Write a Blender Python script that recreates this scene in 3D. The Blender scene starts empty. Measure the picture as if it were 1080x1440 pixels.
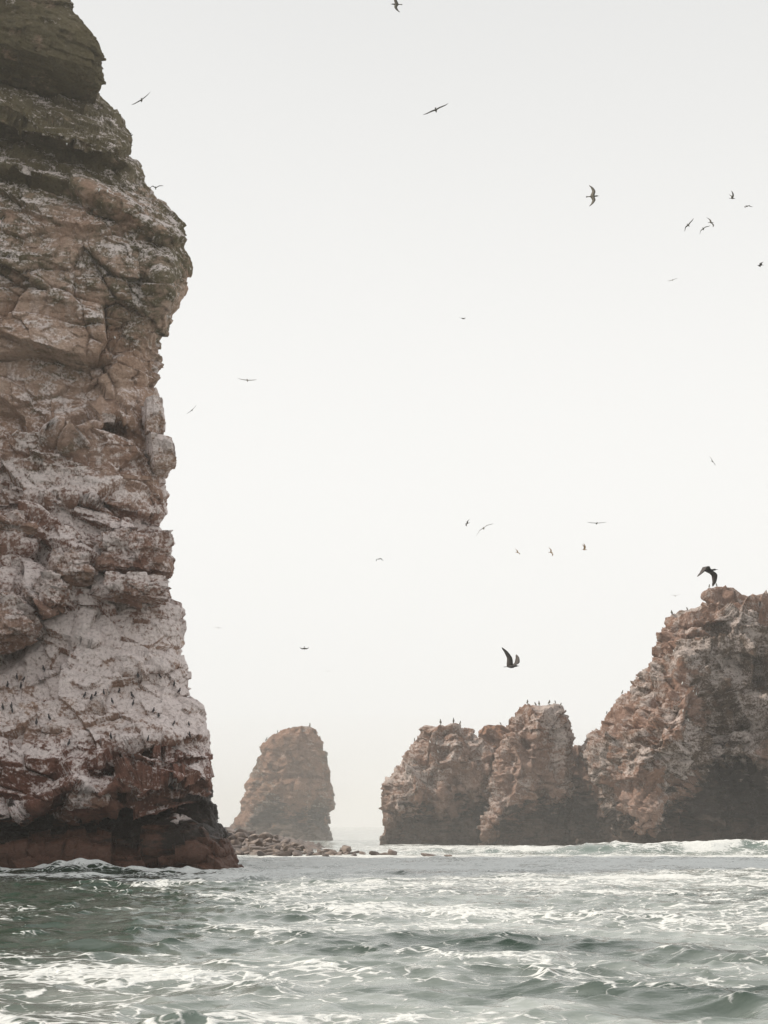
import bpy, math, random
import numpy as np
from mathutils import Vector, Matrix

# ------------------------------------------------------------------ camera, sky, sun, exposure
scene = bpy.context.scene
C = scene.collection
CAM_H, F_PX, HORIZON = 2.6, 2000.0, 1161.0
TILT = math.atan((HORIZON - 720.0) / F_PX)
cam_data = bpy.data.cameras.new('camera')
cam_data.sensor_fit = 'HORIZONTAL'
cam_data.sensor_width = 36.0
cam_data.lens = 36.0 * F_PX / 1080.0
cam_data.clip_start = 0.1
cam_data.clip_end = 12000
cam = bpy.data.objects.new('camera', cam_data)
C.objects.link(cam)
cam.location = (0, 0, CAM_H)
cam.rotation_euler = (math.pi / 2 + TILT, 0, 0)
scene.camera = cam

SUN_EL, SUN_AZ = math.radians(48), math.radians(-82)     # azimuth from the view direction, negative = left
sun_vec = Vector((math.sin(SUN_AZ) * math.cos(SUN_EL), math.cos(SUN_AZ) * math.cos(SUN_EL), math.sin(SUN_EL)))

world = bpy.data.worlds.new('World')
scene.world = world
world.use_nodes = True
wn, wl = world.node_tree.nodes, world.node_tree.links
bg = wn['Background']
sky = wn.new('ShaderNodeTexSky')
sky.sky_type = 'NISHITA'
sky.sun_disc = False
sky.sun_elevation = SUN_EL
sky.sun_rotation = SUN_AZ
sky.air_density = 1.0
sky.dust_density = 6.0
hs = wn.new('ShaderNodeHueSaturation')
hs.inputs['Saturation'].default_value = 0.12
mixw = wn.new('ShaderNodeMixRGB')                       # high even overcast over the sky
mixw.inputs[0].default_value = 0.86
tc = wn.new('ShaderNodeTexCoord')
sepz = wn.new('ShaderNodeSeparateXYZ')
wl.new(tc.outputs['Generated'], sepz.inputs[0])
mrz = wn.new('ShaderNodeMapRange')
mrz.interpolation_type = 'SMOOTHSTEP'
mrz.inputs['From Min'].default_value = 0.2
mrz.inputs['From Max'].default_value = 0.75
wl.new(sepz.outputs['Z'], mrz.inputs['Value'])
cloud = wn.new('ShaderNodeMixRGB')
cloud.inputs[1].default_value = (10.05, 10.0, 9.75, 1)
cloud.inputs[2].default_value = (7.6, 7.65, 7.6, 1)
wl.new(mrz.outputs[0], cloud.inputs[0])
wl.new(cloud.outputs[0], mixw.inputs[2])
wl.new(sky.outputs[0], hs.inputs['Color'])
wl.new(hs.outputs[0], mixw.inputs[1])
wl.new(mixw.outputs[0], bg.inputs['Color'])
bg.inputs['Strength'].default_value = 0.1

sun_data = bpy.data.lights.new('sun', 'SUN')
sun_data.energy = 3.3
sun_data.angle = math.radians(2.0)
sun_data.color = (1.0, 0.89, 0.76)
sun = bpy.data.objects.new('sun', sun_data)
C.objects.link(sun)
sun.rotation_euler = (-sun_vec).to_track_quat('-Z', 'Y').to_euler()
sun.location = (-60, 60, 90)

scene.view_settings.view_transform = 'Standard'
scene.view_settings.look = 'None'
scene.view_settings.exposure = 0.08
scene.view_settings.gamma = 1.0
scene.view_settings.use_curve_mapping = False
scene.render.engine = 'CYCLES'
scene.cycles.use_denoising = True
scene.cycles.max_bounces = 6
scene.cycles.diffuse_bounces = 3
scene.cycles.glossy_bounces = 3
scene.cycles.volume_bounces = 3
scene.cycles.sample_clamp_indirect = 4.0

# ------------------------------------------------------------------ helpers
CT, ST = math.cos(TILT), math.sin(TILT)

def at(px, py, Y):
    """point at forward distance Y that the photograph's pixel (1080x1440 grid) looks at"""
    px, py, Y = np.broadcast_arrays(np.asarray(px, float), np.asarray(py, float), np.asarray(Y, float))
    cx, cy = (px - 540.0) / F_PX, (720.0 - py) / F_PX
    dy, dz = CT - cy * ST, ST + cy * CT
    s = Y / dy
    return np.stack([cx * s, Y, CAM_H + dz * s], -1)

def project(P):
    v = P - np.array([0, 0, CAM_H])
    fz = v[..., 1] * CT + v[..., 2] * ST
    uy = -v[..., 1] * ST + v[..., 2] * CT
    return 540 + F_PX * v[..., 0] / fz, 720 - F_PX * uy / fz

def hash3(x, y, z, seed):
    with np.errstate(over='ignore'):
        h = (x.astype(np.int64).astype(np.uint32) * np.uint32(0x8da6b343)) ^ (y.astype(np.int64).astype(np.uint32) * np.uint32(0xd8163841)) \
            ^ (z.astype(np.int64).astype(np.uint32) * np.uint32(0xcb1ab31f)) ^ np.uint32((seed * 0x9E3779B1) & 0xffffffff)
        h ^= h >> np.uint32(16); h *= np.uint32(0x7feb352d)
        h ^= h >> np.uint32(15); h *= np.uint32(0x846ca68b)
        h ^= h >> np.uint32(16)
    return h

def tri(h):
    a = (h & np.uint32(1023)).astype(np.float32) / 1023 - 0.5
    b = ((h >> np.uint32(10)) & np.uint32(1023)).astype(np.float32) / 1023 - 0.5
    c = ((h >> np.uint32(20)) & np.uint32(1023)).astype(np.float32) / 1023 - 0.5
    return a, b, c

def perlin(P, seed=0):
    P = np.asarray(P, np.float32)
    i = np.floor(P); f = P - i
    u = f * f * f * (f * (f * 6 - 15) + 10)
    out = np.zeros(P.shape[:-1], np.float32)
    for a in (0, 1):
        wx = u[..., 0] if a else 1 - u[..., 0]
        for b in (0, 1):
            wy = u[..., 1] if b else 1 - u[..., 1]
            for c in (0, 1):
                wz = u[..., 2] if c else 1 - u[..., 2]
                g = tri(hash3(i[..., 0] + a, i[..., 1] + b, i[..., 2] + c, seed))
                out += wx * wy * wz * (g[0] * (f[..., 0] - a) + g[1] * (f[..., 1] - b) + g[2] * (f[..., 2] - c))
    return out * 2.6

def fbm(P, octs=4, seed=0, gain=0.5):
    out, amp, s = 0, 1.0, 1.0
    for k in range(octs):
        out = out + amp * perlin(P * s, seed + k * 7)
        amp *= gain; s *= 2.03
    return out

def facets(P, seed=0):
    """broken planes: every jittered cell has its own offset and tilt; also the distance to the joint between cells"""
    P = np.asarray(P, np.float32)
    b = np.floor(P - 0.5)
    d1 = np.full(P.shape[:-1], 9.0, np.float32); d2 = d1.copy(); val = np.zeros_like(d1)
    for o in np.ndindex(2, 2, 2):
        c = b + np.array(o, np.float32)
        h = hash3(c[..., 0], c[..., 1], c[..., 2], seed)
        j = tri(h)
        rel = [P[..., k] - (c[..., k] + 0.5 + 0.75 * j[k]) for k in range(3)]
        d = rel[0] ** 2 + rel[1] ** 2 + rel[2] ** 2
        with np.errstate(over='ignore'):
            g = tri(h * np.uint32(0x9E3779B1) ^ (h >> np.uint32(7)))
        v = g[1] * 1.0 + 1.5 * (g[0] * rel[0] + j[1] * rel[1] + g[2] * rel[2])
        near = d < d1
        d2 = np.where(near, d1, np.minimum(d2, d))
        val = np.where(near, v, val)
        d1 = np.where(near, d, d1)
    return val, np.sqrt(d2) - np.sqrt(d1)

def sstep(a, b, x):
    t = np.clip((x - a) / (b - a), 0, 1)
    return t * t * (3 - 2 * t)

def curve(pts):
    xs, ys = zip(*pts)
    return lambda v: np.interp(v, xs, ys)

def tag(o, label=None, cat=None, group=None, kind=None):
    for k, v in (('label', label), ('category', cat), ('group', group), ('kind', kind)):
        if v: o[k] = v
    return o

def mesh_obj(name, V, faces, mat, parent=None, attrs=None, smooth=True, origin=None):
    V = np.asarray(V, np.float32).reshape(-1, 3)
    o_ = np.zeros(3, np.float32) if origin is None else np.asarray(origin, np.float32)
    me = bpy.data.meshes.new(name)
    if isinstance(faces, np.ndarray):
        n, k = faces.shape
        me.vertices.add(len(V)); me.vertices.foreach_set('co', (V - o_).ravel())
        me.loops.add(n * k); me.loops.foreach_set('vertex_index', faces.astype(np.int32).ravel())
        me.polygons.add(n)
        me.polygons.foreach_set('loop_start', np.arange(0, n * k, k, dtype=np.int32))
        me.polygons.foreach_set('loop_total', np.full(n, k, np.int32))
        me.update(calc_edges=True)
        me.validate()
    else:
        me.from_pydata((V - o_).tolist(), [], faces)
    if smooth: me.polygons.foreach_set('use_smooth', np.ones(len(me.polygons), bool))
    for k, v in (attrs or {}).items():
        a = me.attributes.new(k, 'FLOAT', 'POINT')
        a.data.foreach_set('value', np.asarray(v, np.float32).ravel())
    if mat: me.materials.append(mat)
    o = bpy.data.objects.new(name, me)
    C.objects.link(o)
    if parent is not None:
        o.parent = parent
        o.location = Vector(o_.tolist()) - parent.location
    else:
        o.location = o_.tolist()
    return o

def empty(name, loc):
    o = bpy.data.objects.new(name, None)
    o.location = loc; o.empty_display_size = 0.5
    C.objects.link(o)
    return o

def ring_faces(R, K, top=None, bottom=None):
    idx = np.arange(R * K).reshape(R, K)
    nx = np.roll(idx, -1, axis=1)
    q = np.stack([idx[:-1], idx[1:], nx[1:], nx[:-1]], -1).reshape(-1, 4)
    out = [q]
    if top is not None:   # fan as degenerate-free quads is awkward: use triangles stored as separate list
        pass
    return q

def grid_normals(P, wrap=True):
    du = (np.roll(P, -1, 1) - np.roll(P, 1, 1)) if wrap else np.gradient(P, axis=1)
    dv = np.gradient(P, axis=0)
    n = np.cross(dv, du)
    return n / (np.linalg.norm(n, axis=-1, keepdims=True) + 1e-9)

# ------------------------------------------------------------------ materials
class NT:
    def __init__(self, name):
        self.m = bpy.data.materials.new(name); self.m.use_nodes = True
        self.t = self.m.node_tree; self.n = self.t.nodes
        self.bsdf = self.n['Principled BSDF']; self.out = self.n['Material Output']
    def add(self, typ, ins=None, **props):
        nd = self.n.new('ShaderNode' + typ)
        for k, v in props.items(): setattr(nd, k, v)
        for k, v in (ins or {}).items():
            if hasattr(v, 'is_output') or isinstance(v, bpy.types.NodeSocket): self.t.links.new(v, nd.inputs[k])
            else: nd.inputs[k].default_value = v
        return nd
    def link(self, a, b): self.t.links.new(a, b)
    def attr(self, name): return self.add('Attribute', attribute_name=name).outputs['Fac']
    def pos(self): return self.add('NewGeometry').outputs['Position']
    def noise(self, vec, scale, detail=4, rough=0.55, dist=0.0):
        return self.add('TexNoise', {'Vector': vec, 'Scale': scale, 'Detail': detail, 'Roughness': rough, 'Distortion': dist}).outputs['Fac']
    def mapping(self, vec, scale, rot=(0, 0, 0)):
        return self.add('Mapping', {'Vector': vec, 'Scale': scale, 'Rotation': rot}).outputs[0]
    def math(self, op, a, b=0.0, c=0.0, clamp=False):
        return self.add('Math', {0: a, 1: b, 2: c}, operation=op, use_clamp=clamp).outputs[0]
    def ramp(self, fac, stops):
        nd = self.add('ValToRGB', {'Fac': fac})
        e = nd.color_ramp.elements
        while len(e) < len(stops): e.new(0.5)
        for el, (p, c) in zip(e, stops):
            el.position = p; el.color = (*c, 1) if len(c) == 3 else c
        return nd.outputs[0]
    def mix(self, fac, a, b, blend='MIX'):
        return self.add('MixRGB', {0: fac, 1: a, 2: b}, blend_type=blend).outputs[0]
    def sst(self, x, a, b):
        return self.add('MapRange', {'Value': x, 'From Min': a, 'From Max': b}, interpolation_type='SMOOTHSTEP').outputs[0]

def col(r, g, b): return (r, g, b, 1.0)

def rock_material(name, dry_a, dry_b, red, guano, moss, wet_shade_top, wet_shade_low, grain=1.0, bump=0.25, gr=(0.3, 0.8)):
    t = NT(name)
    p = t.pos()
    big = t.noise(p, 0.16 * grain, 5, 0.6, 0.6)
    mid = t.noise(t.mapping(p, (1, 1, 2.0), (0, math.radians(12), 0)), 0.8 * grain, 6, 0.62, 0.4)
    fine = t.noise(p, 5.0 * grain, 5, 0.65)
    c = t.mix(t.sst(big, 0.38, 0.62), dry_a, dry_b)
    streak = t.noise(t.mapping(p, (1.6, 1.6, 0.22)), 0.9 * grain, 4, 0.6)
    c = t.mix(t.math('MULTIPLY', t.sst(streak, 0.5, 0.72), 0.45), c, t.mix(0.5, guano, dry_b))
    redm = t.math('MULTIPLY', t.attr('red'), t.sst(t.math('ADD', mid, t.math('MULTIPLY', t.attr('red'), 0.35)), 0.42, 0.62))
    c = t.mix(redm, c, red)
    mossm = t.sst(t.math('ADD', t.math('MULTIPLY', t.attr('moss'), 0.62), t.math('MULTIPLY', mid, 0.8)), 0.58, 0.82)
    c = t.mix(t.math('MULTIPLY', mossm, 0.85), c, moss)
    gsum = t.math('ADD', t.attr('guano'), t.math('ADD', t.math('MULTIPLY', t.math('SUBTRACT', mid, 0.5), 1.5),
                  t.math('MULTIPLY', t.math('SUBTRACT', fine, 0.5), 1.5)))
    gsum = t.math('ADD', gsum, t.math('MULTIPLY', t.math('SUBTRACT', streak, 0.5), 0.9))
    gm = t.sst(gsum, *gr)
    c = t.mix(t.math('MULTIPLY', gm, 0.9), c, guano)
    wet = t.attr('wet')  # wet tide zone; on the stacks also the painted shade of hollows
    wc = t.mix(t.sst(t.math('ADD', t.attr('wetlow'), t.math('MULTIPLY', t.math('SUBTRACT', t.noise(t.mapping(p, (0.5, 0.5, 2.2)), 1.4 * grain, 6, 0.65, 0.3), 0.5), 2.6)), 0.2, 0.8), wet_shade_top, wet_shade_low)
    wm = t.sst(t.math('ADD', wet, t.math('MULTIPLY', t.math('SUBTRACT', t.noise(t.mapping(p, (0.5, 0.5, 2.0)), 1.1 * grain, 6, 0.65, 0.3), 0.5), 2.2)), 0.3, 0.7)
    c = t.mix(wm, c, wc)
    var = t.ramp(fine, [(0.30, (0.62, 0.58, 0.56)), (0.48, (1, 1, 1)), (0.72, (1.2, 1.19, 1.18))])
    c = t.mix(0.85, c, var, 'MULTIPLY')
    t.link(c, t.bsdf.inputs['Base Color'])
    t.link(t.math('SUBTRACT', 0.92, t.math('MULTIPLY', wm, 0.45)), t.bsdf.inputs['Roughness'])
    t.bsdf.inputs['Specular IOR Level'].default_value = 0.3
    vor = t.add('TexVoronoi', {'Vector': t.mapping(p, (1, 1, 1.5)), 'Scale': 1.6 * grain}, feature='DISTANCE_TO_EDGE').outputs[0]
    crack = t.sst(vor, 0.0, 0.06)
    hgt = t.math('ADD', t.math('MULTIPLY', mid, 1.0), t.math('ADD', t.math('MULTIPLY', fine, 0.5), t.math('MULTIPLY', crack, 0.12)))
    b = t.add('Bump', {'Height': hgt, 'Strength': 0.9, 'Distance': bump})
    t.link(b.outputs[0], t.bsdf.inputs['Normal'])
    return t.m

M_CLIFF = rock_material('cliff_rock', col(.355, .232, .168), col(.475, .342, .268), col(.165, .072, .050), col(.75, .665, .645),
                        col(.085, .080, .036), col(.020, .013, .010), col(.094, .043, .028), 1.0, 0.24)
M_STACK = rock_material('stack_rock', col(.205, .130, .100), col(.30, .205, .168), col(.27, .138, .082), col(.52, .45, .42),
                        col(.085, .066, .048), col(.030, .022, .018), col(.125, .090, .072), 0.8, 0.55, (0.25, 0.95))

def plain(name, c, rough=0.7, c2=None, scale=6.0, bump=0.0):
    t = NT(name)
    if c2 is None: t.bsdf.inputs['Base Color'].default_value = c
    else:
        n = t.noise(t.pos(), scale, 5, 0.6)
        t.link(t.mix(t.sst(n, 0.36, 0.64), c, c2), t.bsdf.inputs['Base Color'])
        if bump:
            t.link(t.add('Bump', {'Height': n, 'Strength': 0.8, 'Distance': bump}).outputs[0], t.bsdf.inputs['Normal'])
    t.bsdf.inputs['Roughness'].default_value = rough
    return t.m

M_DARKBIRD = plain('dark_plumage', col(.022, .019, .022), .7, col(.045, .04, .042), 40)
M_WING = plain('dark_wing_feathers', col(.05, .042, .042), .75, col(.085, .075, .07), 30)
M_OLIVE = plain('brown_plumage', col(.075, .068, .052), .75, col(.12, .11, .085), 30)
M_PALE = plain('pale_plumage', col(.42, .39, .34), .8, col(.55, .52, .47), 30)
M_WHITEBIRD = plain('white_plumage', col(.75, .74, .71), .8, col(.82, .81, .78), 30)
M_BACKLIT = plain('backlit_plumage', col(.36, .22, .11), .8, col(.5, .36, .22), 30)  # orange backlight painted into the plumage colour
M_BOULDER = plain('wet_boulder', col(.085, .066, .058), .55, col(.20, .160, .142), 0.9, 0.12)
M_BOULDER2 = plain('warm_boulder', col(.115, .083, .068), .6, col(.24, .19, .16), 1.1, 0.12)

# ------------------------------------------------------------------ sea
def water_material():
    t = NT('sea_water')
    p = t.pos()
    foam = t.attr('foam')
    flat = t.mapping(p, (0.55, 1.0, 0.0))
    warp = t.add('TexNoise', {'Vector': flat, 'Scale': 0.9, 'Detail': 3.0}).outputs['Color']
    wv = t.add('VectorMath', {0: flat, 1: t.add('VectorMath', {0: warp, 'Scale': 1.3}, operation='SCALE').outputs[0]}, operation='ADD').outputs[0]
    v1 = t.add('TexVoronoi', {'Vector': wv, 'Scale': 1.9}, feature='DISTANCE_TO_EDGE').outputs[0]
    v2 = t.add('TexVoronoi', {'Vector': wv, 'Scale': 5.5}, feature='DISTANCE_TO_EDGE').outputs[0]
    lace1 = t.math('SUBTRACT', 1.0, t.sst(v1, 0.0, 0.16))
    lace2 = t.math('SUBTRACT', 1.0, t.sst(v2, 0.0, 0.20))
    n1 = t.noise(t.mapping(p, (0.45, 1.0, 0)), 1.3, 5, 0.65, 0.5)
    n2 = t.noise(t.mapping(p, (0.7, 1.0, 0)), 8.0, 7, 0.75)
    pat = t.math('ADD', t.math('MULTIPLY', lace1, 0.30), t.math('ADD', t.math('MULTIPLY', lace2, 0.22),
                 t.math('ADD', t.math('MULTIPLY', n1, 0.62), t.math('MULTIPLY', n2, 0.46))))
    m = t.sst(t.math('ADD', foam, t.math('SUBTRACT', pat, 1.075)), -0.02, 0.20)
    m = t.math('MAXIMUM', m, t.math('MULTIPLY', t.sst(foam, 0.05, 0.55), t.math('MULTIPLY', t.attr('milk_sheen'), 0.22)))
    m = t.math('MULTIPLY', m, 0.95)
    body = t.mix(t.sst(n1, 0.3, 0.7), col(.012, .030, .018), col(.036, .060, .046))
    body = t.mix(t.attr('milk_sheen'), body, t.mix(t.sst(n1, 0.35, 0.65), col(.19, .225, .208), col(.38, .412, .392)))  # pale body colour stands in for sky reflection on aerated water
    body = t.mix(t.attr('crest'), body, col(.10, .148, .128))
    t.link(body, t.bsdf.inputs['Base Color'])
    t.bsdf.inputs['Roughness'].default_value = 0.07
    t.bsdf.inputs['IOR'].default_value = 1.33
    r1 = t.noise(t.mapping(p, (0.55, 1.0, 1)), 2.2, 4, 0.55, 0.6)
    r2 = t.noise(t.mapping(p, (0.6, 1.0, 1)), 9.0, 3, 0.5)
    r3 = t.noise(t.mapping(p, (0.7, 1.0, 1)), 24.0, 4, 0.6)
    hb = t.math('ADD', t.math('MULTIPLY', r1, 1.0), t.math('ADD', t.math('MULTIPLY', r2, 0.38), t.math('MULTIPLY', r3, 0.10)))
    bmp = t.add('Bump', {'Height': hb, 'Strength': 0.7, 'Distance': 0.05})
    t.link(bmp.outputs[0], t.bsdf.inputs['Normal'])
    fb = t.add('BsdfDiffuse', {'Color': t.mix(t.sst(n2, 0.3, 0.7), col(.60, .63, .62), col(.80, .81, .80))})
    fbump = t.add('Bump', {'Height': t.math('ADD', pat, m), 'Strength': 0.7, 'Distance': 0.12})
    t.link(fbump.outputs[0], fb.inputs['Normal'])
    ms = t.add('MixShader', {0: m, 1: t.bsdf.outputs[0], 2: fb.outputs[0]})
    t.link(ms.outputs[0], t.out.inputs['Surface'])
    return t.m

def build_sea():
    Ys = [11.0]
    while Ys[-1] < 250: Ys.append(Ys[-1] * 1.0031)
    while Ys[-1] < 3000: Ys.append(Ys[-1] * 1.035)
    Ys = np.array([-1500, -600, -200, -60, -15, 3, 8, 10] + Ys)
    inner = np.linspace(-1, 1, 420)
    mult = np.array([1.15, 1.4, 1.8, 2.6, 4, 7, 14, 40])
    half = 0.345 * np.maximum(Ys, 11)
    X = np.concatenate([-half[:, None] * mult[::-1], half[:, None] * inner, half[:, None] * mult], 1)
    lim = 3000.0
    X = np.clip(X, -lim, lim)
    for j in range(len(mult)):        # the outermost columns all reach far out
        f = (j + 1) / len(mult)
        X[:, 428 + j] = X[:, 427] + (lim - X[:, 427]) * f ** 4
        X[:, 7 - j] = X[:, 8] - (lim + X[:, 8]) * f ** 4
    Y = np.repeat(Ys[:, None], X.shape[1], 1)
    rng = np.random.default_rng(11)
    Z = np.zeros_like(X); DX = np.zeros_like(X); DY = np.zeros_like(X)
    dyl = np.gradient(Ys)[:, None]
    near = sstep(0, 12, Ys)[:, None] * (np.abs(X) < half[:, None] * 1.5 + 5)
    flat3 = np.stack([X / 16, Y / 11, 0 * X], -1)
    mods = [0.75 + 0.9 * perlin(flat3 * s, 50 + i) for i, s in enumerate((0.7, 1.3, 2.2))]
    for k in range(84):
        lam = math.exp(rng.uniform(math.log(0.5), math.log(4.2))) if k < 76 else rng.uniform(6, 13)
        a = rng.normal(0, 1.05) if k < 76 else rng.normal(0, 0.4)
        kx, ky = math.sin(a), -math.cos(a)
        A = (0.0060 * lam ** 0.82 if k < 76 else 0.0018 * lam) * rng.uniform(0.5, 1.5)
        w = 2 * math.pi / lam
        fade = sstep(1.8, 4.0, lam / dyl) * near
        ph = w * (kx * X + ky * Y) + rng.uniform(0, 6.28)
        amp = A * fade * np.clip(mods[k % 3], 0.15, 2)
        Z += amp * np.cos(ph)
        st = 1.7 if k < 76 else 0.8
        DX += -amp * st * kx * np.sin(ph)
        DY += -amp * st * ky * np.sin(ph)
    chop = Z.copy()
    # steeper standing chop: ridged noise
    rn = 1 - np.abs(perlin(np.stack([X / 3.2, Y / 1.7, 0 * X + 3], -1), 70)) * 2
    Z += 0.07 * rn * near * sstep(2.0, 4.5, 2.2 / dyl)
    rn2 = 1 - np.abs(perlin(np.stack([X / 1.5, Y / 0.8, 0 * X + 9], -1), 71)) * 2
    Z += 0.05 * rn2 * near * np.clip(mods[1], 0.2, 1.6) * sstep(2.0, 4.5, 1.1 / dyl)
    foam = 0.21 + 0.32 * fbm(np.stack([X / 9, Y / 3.5, 0 * X], -1), 4, 81) + 0.20 * fbm(np.stack([X / 45, Y / 22, 0 * X], -1), 3, 87)
    foam += 1.1 * np.clip(chop, -0.2, 0.25)
    wob = 2.6 * fbm(np.stack([X / 8, Y / 14, 0 * X], -1), 4, 91)
    pat = np.clip(0.55 + 1.5 * fbm(np.stack([X / 7, Y / 6, 0 * X + 5], -1), 3, 92), 0, 1.6)
    foam += 0.36 * pat * np.exp(-((Y - 27.5 + wob) / 2.4) ** 2)                      # bands of broken foam
    foam += 0.22 * pat * np.exp(-((Y - 20.3 + wob * .6) / 0.8) ** 2)
    foam += 0.36 * pat * np.exp(-((Y - 66 + 4 * wob) / 11) ** 2) * sstep(-16, -8, X)
    foam += 0.30 * pat * np.exp(-((Y - 42 + 3 * wob) / 6) ** 2) * sstep(-6, 0, X)
    foam -= 0.16 * sstep(-2, -10, X) * sstep(80, 60, Y) * sstep(25, 36, Y)
    foam += (0.26 + 0.24 * pat) * sstep(76, 92, Y) * sstep(126, 116, Y) * sstep(-14, -6, X)
    foam += 0.12 * np.clip(pat - 0.6, 0, 1) * sstep(-3, -9, X) * sstep(82, 70, Y) * sstep(30, 38, Y)
    crest = np.zeros_like(X)
    # the breaker in front of the stacks
    yb = 134 + 5.0 * perlin(np.stack([X / 14, 0 * X, 0 * X + 2], -1), 95) + 1.5 * perlin(np.stack([X / 4, 0 * X, 0 * X + 2], -1), 96)
    H = (0.62 + 0.85 * sstep(4, 34, X)) * sstep(-5, 4, X) * (0.8 + 0.5 * perlin(np.stack([X / 6, 0 * X, 0 * X], -1), 97))
    u = Y - yb
    ub = u + 2.6 * fbm(np.stack([X / 3.0, Y / 5.0, 0 * X], -1), 3, 130)
    prof = np.where(u < 0, np.exp(-(u / 2.6) ** 2), np.exp(-(u / 8.0) ** 2))
    Z += H * prof + 0.16 * prof * sstep(-4, 4, X) * fbm(np.stack([X / 1.3, Y / 1.6, 0 * X], -1), 3, 98)
    crest += 0.9 * np.exp(-((u + 2.0) / 1.6) ** 2) * sstep(0, 10, X)
    foam += (0.30 + 0.5 * np.clip(pat, 0, 1)) * np.exp(-((ub - 0.8) / 2.6) ** 2) * sstep(-6, 4, X)
    foam -= 0.20 * np.exp(-((ub + 2.6) / 1.5) ** 2) * sstep(0, 10, X)
    foam += 0.36 * (0.4 + pat) * np.exp(-((ub + 9) / 6) ** 2) * sstep(-6, 6, X)
    foam += 0.35 * sstep(2, 30, u) * sstep(90, 40, u) * sstep(-8, 4, X)
    # swash where the sea meets the cliff and the boulder bank
    bump = np.exp(-((X + 17.2) / 2.6) ** 2 - ((Y - 82.2) / 1.3) ** 2)
    Z += bump * (0.55 + 0.35 * perlin(np.stack([X / 0.9, Y / 0.9, 0 * X], -1), 99))
    foam += 0.75 * np.exp(-((X + 17.2) / 2.8) ** 2 - ((Y - 82.9) / 1.3) ** 2)
    Z += 0.34 * np.exp(-((Y - 83.6) / 2.0) ** 2) * sstep(-7, -10, X) * np.clip(fbm(np.stack([X / 1.8, Y / 2.2, 0 * X], -1), 3, 93) + .25, 0, 1.2)
    foam += 0.50 * np.exp(-((Y - 83.4 + 0.4 * wob) / 1.7) ** 2) * sstep(-7, -10, X)
    foam += 0.35 * np.exp(-((Y - 76.0 + 0.8 * wob) / 2.2) ** 2) * sstep(-9, -14, X)
    foam += 0.45 * np.exp(-((Y - 124 + wob) / 3.5) ** 2) * sstep(-16, -12, X) * sstep(6, -1, X)
    foam += 0.35 * np.exp(-((X + 6.5) / 4.0) ** 2 - ((Y - 79) / 5) ** 2)
    crest += np.clip(chop * 3.0 - 0.22, 0, 0.6)
    milk_sheen = np.clip(0.58 + 0.2 * sstep(70, 110, Y) + 0.8 * fbm(np.stack([X / 10, Y / 6, 0 * X + 4], -1), 4, 120) + 0.5 * (foam - 0.3), 0, 1) * sstep(-13, 2, X + (Y - 40) * 0.04)  # paler away from the cliff: sky reflection painted in, plus aerated water
    milk_sheen = np.clip(milk_sheen - 1.6 * np.clip(chop, 0, 1), 0, 1)
    V = np.stack([X + DX, Y + DY, Z], -1)
    R, K = X.shape
    idx = np.arange(R * K).reshape(R, K)
    q = np.stack([idx[:-1, :-1], idx[:-1, 1:], idx[1:, 1:], idx[1:, :-1]], -1).reshape(-1, 4)
    o = mesh_obj('sea', V, q, water_material(), attrs={'foam': foam, 'crest': np.clip(crest, 0, 1), 'milk_sheen': milk_sheen})
    tag(o, 'grey green choppy sea streaked with white foam', 'sea', kind='structure')
    return o

build_sea()

# ------------------------------------------------------------------ rock
def rock_relief(P, seed, scale=1.0, tilt=0.2, fine=True, lump=0.0):
    """height of the broken relief at P, in metres for scale 1"""
    Q = np.stack([P[..., 0], P[..., 1], P[..., 2] + tilt * P[..., 0]], -1) / scale
    w = 0.9 * np.stack([perlin(Q / 5, seed + 1), perlin(Q / 5 + 31, seed + 2), perlin(Q / 5 + 57, seed + 3)], -1)
    Q = Q + w
    d0, e0 = facets(Q / np.array([8.5, 8.5, 5.0]), seed + 10)
    d1, e1 = facets(Q / np.array([3.6, 3.6, 2.0]), seed + 11)
    d2, e2 = facets(Q / np.array([1.5, 1.5, 0.9]), seed + 12)
    crk = sstep(0.0, 0.35, perlin(Q / 6.0, seed + 18))          # only some joints stand open
    big = 1.6 * d0 + 0.95 * d1 - crk * (0.55 * np.exp(-e0 / 0.02) + 0.28 * np.exp(-e1 / 0.025))
    small = 0.42 * d2 - 0.08 * crk * np.exp(-e2 / 0.05) + 0.09 * fbm(Q / 0.8, 3, seed + 13)
    if fine:
        d3, e3 = facets(Q / np.array([0.62, 0.62, 0.40]), seed + 14)
        small = small + 0.11 * d3
    if lump:
        small = small + lump * (0.5 * (0.5 - np.abs(perlin(Q / 1.7, seed + 15)) * 1.6) + 0.22 * (0.5 - np.abs(perlin(Q / 0.6, seed + 16)) * 1.6))
        big = big + lump * 3.0 * (0.4 - np.abs(perlin(Q / np.array([3.6, 3.6, 13.0]), seed + 17)) ** 0.75 * 1.5)
    return big * scale, small * scale

def finish_ring(name, P, mat, attrs, parent=None, drop=-0.9, origin=(0, 0, 0)):
    """closed ring mesh: rows from the top down, columns round; adds a skirt row under water and a top cap"""
    P = P.copy()
    P[..., 2] = np.maximum(P[..., 2], drop)
    last = P[-1:].copy(); last[..., 2] = drop - 0.05
    capc = P[0].mean(0); cap = P[0:1] * 0.5 + capc * 0.5; cap2 = P[0:1] * 0.02 + capc * 0.98
    G = np.concatenate([cap2, cap, P, last], 0)
    A = {k: np.concatenate([v[:1], v[:1], v, v[-1:]], 0) for k, v in attrs.items()}
    R, K = G.shape[:2]
    return mesh_obj(name, G, ring_faces(R, K), mat, parent, A, origin=origin)

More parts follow.
